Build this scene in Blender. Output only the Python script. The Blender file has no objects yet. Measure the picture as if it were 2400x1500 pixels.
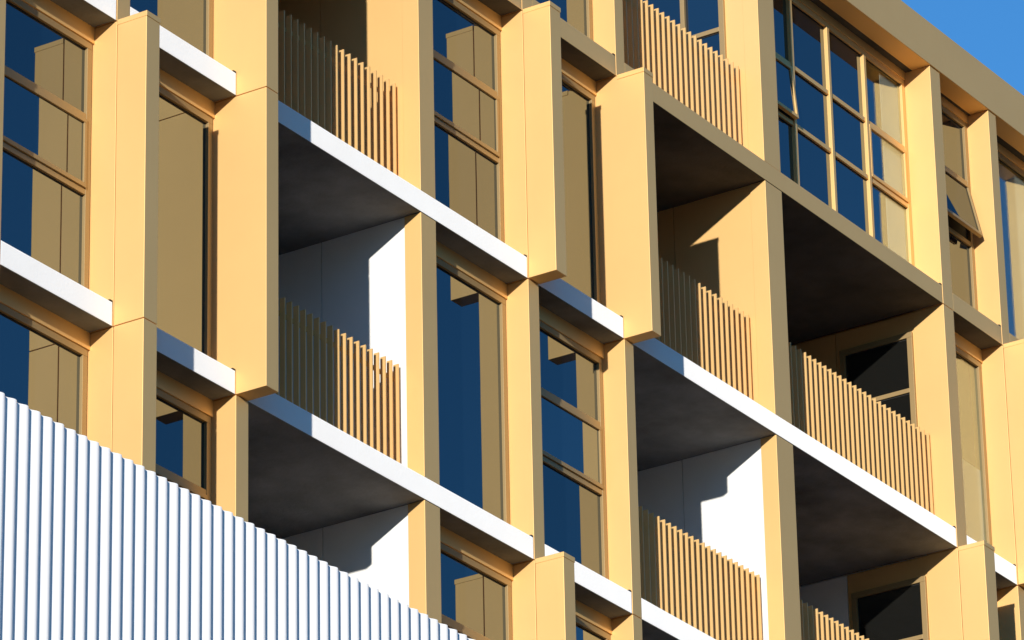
import bpy, bmesh, math, random
from mathutils import Vector, Matrix
random.seed(3)
R=math.radians
col=bpy.context.collection
# ---------------------------------------------------------------- materials
def newmat(name):
    m=bpy.data.materials.new(name); m.use_nodes=True
    nt=m.node_tree; return m,nt,nt.nodes['Principled BSDF']
def painted(name,c,rough=.5,metal=0.0,var=.06,scale=1.5,spec=.4,bump=0.0,bscale=60,dr=0,sheen=0):
    m,nt,b=newmat(name)
    tc=nt.nodes.new('ShaderNodeTexCoord')
    n=nt.nodes.new('ShaderNodeTexNoise'); n.inputs['Scale'].default_value=scale; n.inputs['Detail'].default_value=6; n.inputs['Roughness'].default_value=.6
    nt.links.new(tc.outputs['Object'],n.inputs[0])
    r=nt.nodes.new('ShaderNodeValToRGB'); r.color_ramp.elements[0].position=.3; r.color_ramp.elements[1].position=.7
    r.color_ramp.elements[0].color=(*[x*(1-var) for x in c],1); r.color_ramp.elements[1].color=(*[min(1,x*(1+var)) for x in c],1)
    nt.links.new(n.outputs['Fac'],r.inputs[0]); nt.links.new(r.outputs[0],b.inputs['Base Color'])
    b.inputs['Roughness'].default_value=rough; b.inputs['Metallic'].default_value=metal; b.inputs['Specular IOR Level'].default_value=spec
    if dr and 'Diffuse Roughness' in b.inputs: b.inputs['Diffuse Roughness'].default_value=dr
    if sheen: b.inputs['Sheen Weight'].default_value=sheen; b.inputs['Sheen Roughness'].default_value=.6
    if bump:
        n2=nt.nodes.new('ShaderNodeTexNoise'); n2.inputs['Scale'].default_value=bscale; n2.inputs['Detail'].default_value=5
        nt.links.new(tc.outputs['Object'],n2.inputs[0])
        bp_=nt.nodes.new('ShaderNodeBump'); bp_.inputs['Strength'].default_value=bump; bp_.inputs['Distance'].default_value=.01
        nt.links.new(n2.outputs['Fac'],bp_.inputs['Height']); nt.links.new(bp_.outputs[0],b.inputs['Normal'])
    return m
GOLD=painted('gold_paint',(.87,.56,.225),.6,.5,.035,.7)
RAIL=painted('railing_gold',(.78,.51,.21),.6,.45,.03,.7)
FRAME=painted('gold_frame',(.37,.255,.115),.5,.3,.03,.8)
WHITE=painted('white_concrete',(.96,.945,.93),.75,0,.02,3,.3,.15,40,1.0,.45)
WALLW=painted('white_render',(.80,.80,.79),.8,0,.03,1.2,.3)
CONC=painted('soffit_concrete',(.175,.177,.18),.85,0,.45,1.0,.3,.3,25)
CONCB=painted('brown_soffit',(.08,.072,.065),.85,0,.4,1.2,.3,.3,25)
CORR=painted('white_sheet_metal',(.93,.91,.88),.45,0,.02,.6,.5,0,60,.35)
DARK=painted('dark_gasket',(.02,.02,.02),.7)
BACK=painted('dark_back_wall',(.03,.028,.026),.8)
BLIND=painted('pale_blind',(.64,.66,.67),.9,0,.04,2)
GROUNDM=painted('paving',(.055,.05,.045),.9,0,.15,.3)
def glassmat(name,kind=0):
    m,nt,b=newmat(name)
    out=nt.nodes['Material Output']
    g=nt.nodes.new('ShaderNodeBsdfGlossy'); g.inputs['Roughness'].default_value=0.0; g.inputs['Color'].default_value=(.84,.95,1,1)
    tc=nt.nodes.new('ShaderNodeTexCoord'); n=nt.nodes.new('ShaderNodeTexNoise'); n.inputs['Scale'].default_value=1.1; n.inputs['Detail'].default_value=1
    nt.links.new(tc.outputs['Object'],n.inputs[0])
    bu=nt.nodes.new('ShaderNodeBump'); bu.inputs['Strength'].default_value=.06; bu.inputs['Distance'].default_value=.02
    nt.links.new(n.outputs['Fac'],bu.inputs['Height']); nt.links.new(bu.outputs[0],g.inputs['Normal'])
    mx=nt.nodes.new('ShaderNodeMixShader'); mx.inputs[0].default_value=.20
    if kind==1:
        t=nt.nodes.new('ShaderNodeBsdfTransparent'); t.inputs[0].default_value=(.80,.84,.82,1)
        nt.links.new(t.outputs[0],mx.inputs[1])
    else:
        b.inputs['Base Color'].default_value=(.003,.008,.016,1) if kind==0 else (.010,.010,.009,1)
        if kind==2: mx.inputs[0].default_value=.14
        b.inputs['Roughness'].default_value=.3; b.inputs['Specular IOR Level'].default_value=0
        nt.links.new(b.outputs[0],mx.inputs[1])
    if kind==0:
        oi=nt.nodes.new('ShaderNodeObjectInfo'); ra=nt.nodes.new('ShaderNodeMapRange'); ra.inputs[3].default_value=.15; ra.inputs[4].default_value=.23
        nt.links.new(oi.outputs['Random'],ra.inputs[0]); nt.links.new(ra.outputs[0],mx.inputs[0])
    nt.links.new(g.outputs[0],mx.inputs[2]); nt.links.new(mx.outputs[0],out.inputs[0])
    return m
GLASS=glassmat('reflective_glass'); CLEAR=glassmat('clear_glass',1); TINT=glassmat('tinted_glass',2)
# ---------------------------------------------------------------- helpers
def box(bm,x0,x1,y0,y1,z0,z1,mi=0,bottom=None):
    vs=[bm.verts.new((x,y,z)) for z in (z0,z1) for y in (y0,y1) for x in (x0,x1)]
    fs=[(0,2,3,1),(4,5,7,6),(0,1,5,4),(2,6,7,3),(0,4,6,2),(1,3,7,5)]
    for i,f in enumerate(fs):
        fc=bm.faces.new([vs[k] for k in f]); fc.material_index=mi
        if i==0 and bottom is not None: fc.material_index=bottom
def obj(name,bm,mats,parent=None,bevel=0,label=None):
    me=bpy.data.meshes.new(name); bm.to_mesh(me); bm.free()
    for m in (mats if isinstance(mats,(list,tuple)) else [mats]): me.materials.append(m)
    o=bpy.data.objects.new(name,me); col.objects.link(o)
    if parent: o.parent=parent
    if bevel:
        md=o.modifiers.new('b','BEVEL'); md.width=bevel; md.segments=2; md.limit_method='ANGLE'
    if label: o['label']=label
    return o
def bx(name,dims,mats,parent=None,bevel=0,label=None,bottom=None):
    bm=bmesh.new(); box(bm,*dims,0,bottom); return obj(name,bm,mats,parent,bevel,label)
# ---------------------------------------------------------------- building
H=3.15; T=.24; CAMZ=1.6
def L(k): return 20.212+CAMZ+H*(k-2)
BS=[-5.1,-1.9,0,1.914,5.097,7.080,8.967,12.16,16.336,17.829,19.75]   # left faces of the fins
W=[.2,.24,.2,.2,.27,.2,.18,.37,.25,.2,.2]
DP=.35
FLOORS=(1,2,3,4)
deep={2:(1,2),3:(2,3,4),5:(1,3),6:(3,),8:(2,),9:(3,),10:(3,)}
seam={2,5,8,9}
CROSS={4,7}      # columns that stand between slabs running unbroken across them
balc={3,6,7}
def is_balc(b,k): return b in balc and not (b==7 and k==4)
def yw(b): return .30 if b==8 else (.355 if b>=7 else .275)
B=bpy.data.objects.new('apartment_building',None); col.objects.link(B)
B['label']='gold clad apartment building with white slab edges and slatted balconies'; B['category']='building'
TOP=L(4)+2.97; TOPL=L(4)+2.4
def ztop(i,k): return L(k+1)-T if k<4 else (TOP if i>=7 else TOPL)
for i,(s,w) in enumerate(zip(BS,W)):
    for k in FLOORS:
        z0=L(k) if i in CROSS else L(k)-T; z1=ztop(i,k)
        lb=is_balc(i-1,k); rb=is_balc(i,k)
        fd=(.42 if i==8 else .21) if lb else yw(i-1)+.05
        # one continuous side face where no seam shows, a separate outer casing where one does
        dp=k in deep.get(i,()); joined=dp and i not in seam
        bx('fin',(s,s+w,-DP if joined else (.006 if i in CROSS else 0),fd,z0+.004,z1-.004),GOLD,B,.004)
        if dp and not joined:
            f=bx('projecting_fin',(s-.003,s+w+.003,-DP,-.008,z0+.004,z1-.004),GOLD,B,.005)
        if dp and k+1 not in deep.get(i,()):
            bx('fin_cap',(s-.008,s+w+.008,-DP-.006,-.008,z1-.05,z1+.004),GOLD,B,.003)
        m=WALLW if k<=2 else GOLD
        nm='balcony_wall' if (lb or rb) else 'party_wall'
        za=L(k)+.002; zb=z1-.002-(.3 if k==4 and i<7 else 0)
        ym=1.50 if (i==8 and lb) else 1.24
        bx(nm,(s+.012,s+w-.012,fd+.002,ym,za,zb),GOLD if (i==8 and lb) else m,B)
        bx(nm,(s+.012,s+w-.012,ym+.010,2.6,za,zb),m,B)
for b in range(len(BS)-1):
    if b in CROSS: continue                       # covered by the slab that starts one bay to the left
    e=b+2 if (b+1) in CROSS else b+1
    x0=BS[b]+W[b]; x1=BS[e]
    for k in (1,2,3,4):
        gold=(k==4)
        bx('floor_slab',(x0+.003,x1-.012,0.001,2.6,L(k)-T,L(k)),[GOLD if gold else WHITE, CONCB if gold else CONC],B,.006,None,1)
        if k>1: bx('slab_bracket',(x1-.045,x1-.003,.006,.03,L(k)-.01,L(k)+.022),DARK,B)
def window(x0,x1,z0,z1,vx=(),hz=(),loc=(0,0),rot=0,sashes={},fr=.07,label=None,name='window',clear=(),tint=False,fm=None):
    """local frame: x width, y inward, z up"""
    fm=fm or FRAME
    w=x1-x0; bm=bmesh.new()
    box(bm,0,w,0,.07,0,fr); box(bm,0,w,0,.07,(z1-z0)-fr,z1-z0)
    box(bm,0,fr,.001,.069,fr,z1-z0-fr); box(bm,w-fr,w,.001,.069,fr,z1-z0-fr)
    root=obj(name,bm,fm,B,.003,label)
    root.location=(loc[0],loc[1],z0); root.rotation_euler=(0,0,rot)
    xs=[fr]+[v for v in vx]+[w-fr]; zs=[fr]+[h-z0 for h in hz]+[z1-z0-fr]
    t=.028
    for v in vx: bx('mullion',(v-t,v+t,-.012,.068,fr,z1-z0-fr),fm,root,.003)
    for ci in range(len(xs)-1):
        a=xs[ci]+(t if ci else 0); c=xs[ci+1]-(t if ci<len(xs)-2 else 0)
        gm=CLEAR if ci in clear else (TINT if tint else GLASS)
        for h in zs[1:-1]: bx('transom',(a+.001,c-.001,.004,.066,h-t,h+t),fm,root,.003)
        for ri in range(len(zs)-1):
            d=zs[ri]+(t if ri else 0); e=zs[ri+1]-(t if ri<len(zs)-2 else 0)
            if (ci,ri) in sashes:
                ang=sashes[(ci,ri)]; g=.045; hh=e-d-.012; q=.008
                if gm is GLASS: bx('gasket',(a,c,.05,.056,d,e),DARK,root)
                bm=bmesh.new()
                box(bm,q,c-a-q,-.02,.03,-g,0); box(bm,q,c-a-q,-.02,.03,-hh,-hh+g)
                box(bm,q,g,-.019,.029,-hh+g,-g); box(bm,c-a-g,c-a-q,-.019,.029,-hh+g,-g)
                s=obj('sash',bm,fm,root,.003,'sash tilted open at the bottom' if ang else None); s.location=(a,.005,e-.006); s.rotation_euler=(-R(ang),0,0)
                p=bx('glass_pane',(g,c-a-g,.0,.008,-hh+g,-g),gm,root); p.location=(a,.005,e-.006); p.rotation_euler=(-R(ang),0,0)
            else:
                bx('glass_pane',(a,c,.035,.045,d,e),gm,root)
                bx('gasket',(a,a+.012,.029,.034,d,e),DARK,root)
                bx('gasket',(a+.012,c,.029,.034,e-.012,e),DARK,root)
    return root
three={(1,2),(1,4),(2,1),(4,3),(4,1),(5,2),(8,4),(8,2),(0,1),(0,3)}
for b in range(len(BS)-1):
    x0=BS[b]+W[b]; x1=BS[b+1]; Y=yw(b)
    for k in FLOORS:
        zt=ztop(b,k)
        if is_balc(b,k): continue
        hd=L(k)+(2.74 if k<4 else (2.86 if b>=7 else 2.3))
        bx('window_head',(x0+.002,x1-.002,Y-.015,Y+.09,hd+.002,zt-.001),GOLD,B)
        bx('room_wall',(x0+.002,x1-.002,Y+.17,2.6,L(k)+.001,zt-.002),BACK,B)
        jr=.015
        bx('window_jamb',(x1-jr,x1-.001,Y+.012,Y+.09,L(k)+.002,hd),GOLD,B)
        z0=L(k)+.05; z1=hd; wi=x1-jr-x0
        if b==7:
            r=window(x0+.002,x1-jr,z0,z1,[13.54-x0,14.425-x0,15.31-x0],[L(k)+1.13,L(k)+1.9],(x0+.002,Y),0,{(0,1):5,(3,1):0},name='grid_window',label='large grid window of twelve panes with one sash ajar',clear=(3,),fm=GOLD)
            bx('blind',(15.80-x0,16.24-x0,.058,.066,.08,z1-z0-.1),BLIND,r)
        elif (b,k) in three:
            o=(b,k)==(8,4)
            window(x0+.002,x1-jr,z0,z1,[],[L(k)+1.17,L(k)+(1.95 if k<4 else 2.0)],(x0+.002,Y),0,{(0,1):12 if o else 0},label='narrow window with its middle sash tilted open' if o else None)
        else:
            cl=(b,k) in ((9,4),(8,3),(9,3))
            r=window(x0+.002,x1-jr,z0,z1,[],[],(x0+.002,Y),0,{},clear=(0,) if cl else ())
            if (b,k)==(8,3): bx('blind',(.50,wi-.08,.058,.066,.08,1.25),BLIND,r)
            elif cl: bx('blind',(.16,wi-.08,.058,.066,.08,z1-z0-.1),BLIND,r)
def balcony(b,k):
    x0=BS[b]+W[b]; x1=BS[b+1]; z=L(k)
    bm=bmesh.new(); box(bm,x0+.01,x1-.01,.331,.343,z+1.10,z+1.15); box(bm,x0+.01,x1-.01,.331,.343,z+.10,z+.15)
    r=obj('balcony_railing',bm,RAIL,B)
    n=int((x1-x0-.06)/.115); me=None
    for j in range(n+1):
        x=x0+.05+j*(x1-x0-.1)/n
        if me is None:
            o=bx('baluster',(-.006,.006,.266,.328,0,1.27),RAIL,r); me=o.data
        else:
            o=bpy.data.objects.new('baluster',me); col.objects.link(o); o.parent=r
        o.location=(x,0,z+.004)
    if (b,k)!=(6,4):
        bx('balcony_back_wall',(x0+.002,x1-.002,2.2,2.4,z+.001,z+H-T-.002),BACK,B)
        window(0,x1-x0-.8,z+.05,z+2.4,[(x1-x0-.8)/2],[],(x0+.4,2.13),0,{},name='balcony_door')
for b in (3,6,7):
    for k in FLOORS:
        if is_balc(b,k): balcony(b,k)
# side windows facing the balconies
for k in (3,2,1):
    window(0,1.0,L(k)+.08,L(k)+2.65,[],[L(k)+1.9],(BS[8]-.03,1.44),-R(90),{},name='side_window',tint=True)
window(0,1.75,L(4)+.08,L(4)+2.9,[1.2],[L(4)+1.84],(BS[7]-.03,2.2),-R(90),{},name='side_window')
# parapet / roof
bx('roof_parapet',(12.16,24,-.02,.25,TOP,TOP+.60),GOLD,B,.006)
bx('roof_slab',(12.16,24,.25,12,TOP+.001,TOP+.2),CONCB,B)
bx('building_core',(12.3,24,2.6,14,0,TOP-.02),GOLD,B)
bx('building_core',(-6,12.29,2.6,14,0,L(4)-.02),GOLD,B)
bx('lower_storeys',(-6,24,.02,2.6,0,L(1)-T-.01),WALLW,B)
# corrugated screen
def corrugated(x0,x1,y,z0,z1,p=.166,d=.033):
    bm=bmesh.new(); prev=None; n=int((x1-x0)/p); q=16; sp=.57
    for i in range(n*q+1):
        x=x0+i*p/q; t=(i%q)/q
        if t<sp: c=math.cos(math.pi*t/sp)
        else: c=-math.cos(math.pi*(t-sp)/(1-sp))
        yy=y+d/2*c
        a=[bm.verts.new((x,yy,z0)),bm.verts.new((x,yy,z1))]
        if prev:
            f=bm.faces.new((prev[0],a[0],a[1],prev[1])); f.smooth=True
        prev=a
    o=obj('corrugated_metal_screen',bm,CORR)
    md=o.modifiers.new('s','SOLIDIFY'); md.thickness=.006; md.offset=1
    o['label']='white corrugated metal screen in front of the lower left storeys'; o['category']='screen'
    return o
corrugated(-9,11,-.8,0,19.78)
g=bmesh.new()
vs=[g.verts.new(v) for v in ((-3000,-3000,0),(3000,-3000,0),(3000,3000,0),(-3000,3000,0))]; g.faces.new(vs)
go=obj('ground',g,GROUNDM); go['kind']='structure'
# ---------------------------------------------------------------- camera
f=12410.0; th=.425; ro=.021; A=R(32.7)
fwd=Vector((math.cos(A)*math.cos(th),math.sin(A)*math.cos(th),math.sin(th)))
rt=Vector((math.sin(A),-math.cos(A),0)); up=rt.cross(fwd)
r2=rt*math.cos(ro)-up*math.sin(ro); u2=rt*math.sin(ro)+up*math.cos(ro)
F1=(-3.647,44.089)
cx=-(F1[0]*math.sin(A)+F1[1]*math.cos(A)); cy=-(-F1[0]*math.cos(A)+F1[1]*math.sin(A))
cam=bpy.data.cameras.new('camera'); co=bpy.data.objects.new('camera',cam); col.objects.link(co)
M=Matrix((r2,u2,-fwd)).transposed().to_4x4(); M.translation=Vector((cx,cy,CAMZ)); co.matrix_world=M
cam.lens=36*f/2400; cam.sensor_width=36; cam.clip_end=10000; cam.clip_start=.5
bpy.context.scene.camera=co
# ---------------------------------------------------------------- light
sa,se=R(18.5),R(9.7)
sd=Vector((math.cos(se)*math.cos(sa),math.cos(se)*math.sin(sa),-math.sin(se)))
sl=bpy.data.lights.new('sun','SUN'); sl.energy=5; sl.angle=R(.5); sl.color=(1,.94,.84)
so=bpy.data.objects.new('sun',sl); col.objects.link(so); so.rotation_euler=sd.to_track_quat('-Z','Y').to_euler(); so.location=(-30,-20,60)
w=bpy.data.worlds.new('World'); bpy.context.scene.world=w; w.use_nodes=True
nt=w.node_tree; bg=nt.nodes['Background']; sk=nt.nodes.new('ShaderNodeTexSky'); sk.sky_type='NISHITA'; sk.sun_disc=False
sk.sun_elevation=se; sk.sun_rotation=math.atan2(-sd.x,-sd.y); sk.dust_density=.1; sk.ozone_density=3; sk.air_density=1.0
mu=nt.nodes.new('ShaderNodeMix'); mu.data_type='RGBA'; mu.blend_type='MULTIPLY'; mu.inputs[0].default_value=1
mu.inputs[7].default_value=(.5,1.05,1.42,1)
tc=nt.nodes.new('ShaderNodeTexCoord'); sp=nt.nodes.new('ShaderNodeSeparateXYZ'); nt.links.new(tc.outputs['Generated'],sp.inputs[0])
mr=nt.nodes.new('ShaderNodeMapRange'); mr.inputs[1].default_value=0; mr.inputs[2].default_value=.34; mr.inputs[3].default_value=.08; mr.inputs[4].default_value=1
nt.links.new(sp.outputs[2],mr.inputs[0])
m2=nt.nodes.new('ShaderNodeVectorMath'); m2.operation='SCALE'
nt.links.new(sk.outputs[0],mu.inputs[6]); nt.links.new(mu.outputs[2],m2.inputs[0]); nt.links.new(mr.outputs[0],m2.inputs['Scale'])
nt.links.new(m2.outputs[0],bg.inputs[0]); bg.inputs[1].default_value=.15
sc=bpy.context.scene; sc.view_settings.view_transform='Standard'; sc.view_settings.look='None'; sc.view_settings.exposure=0
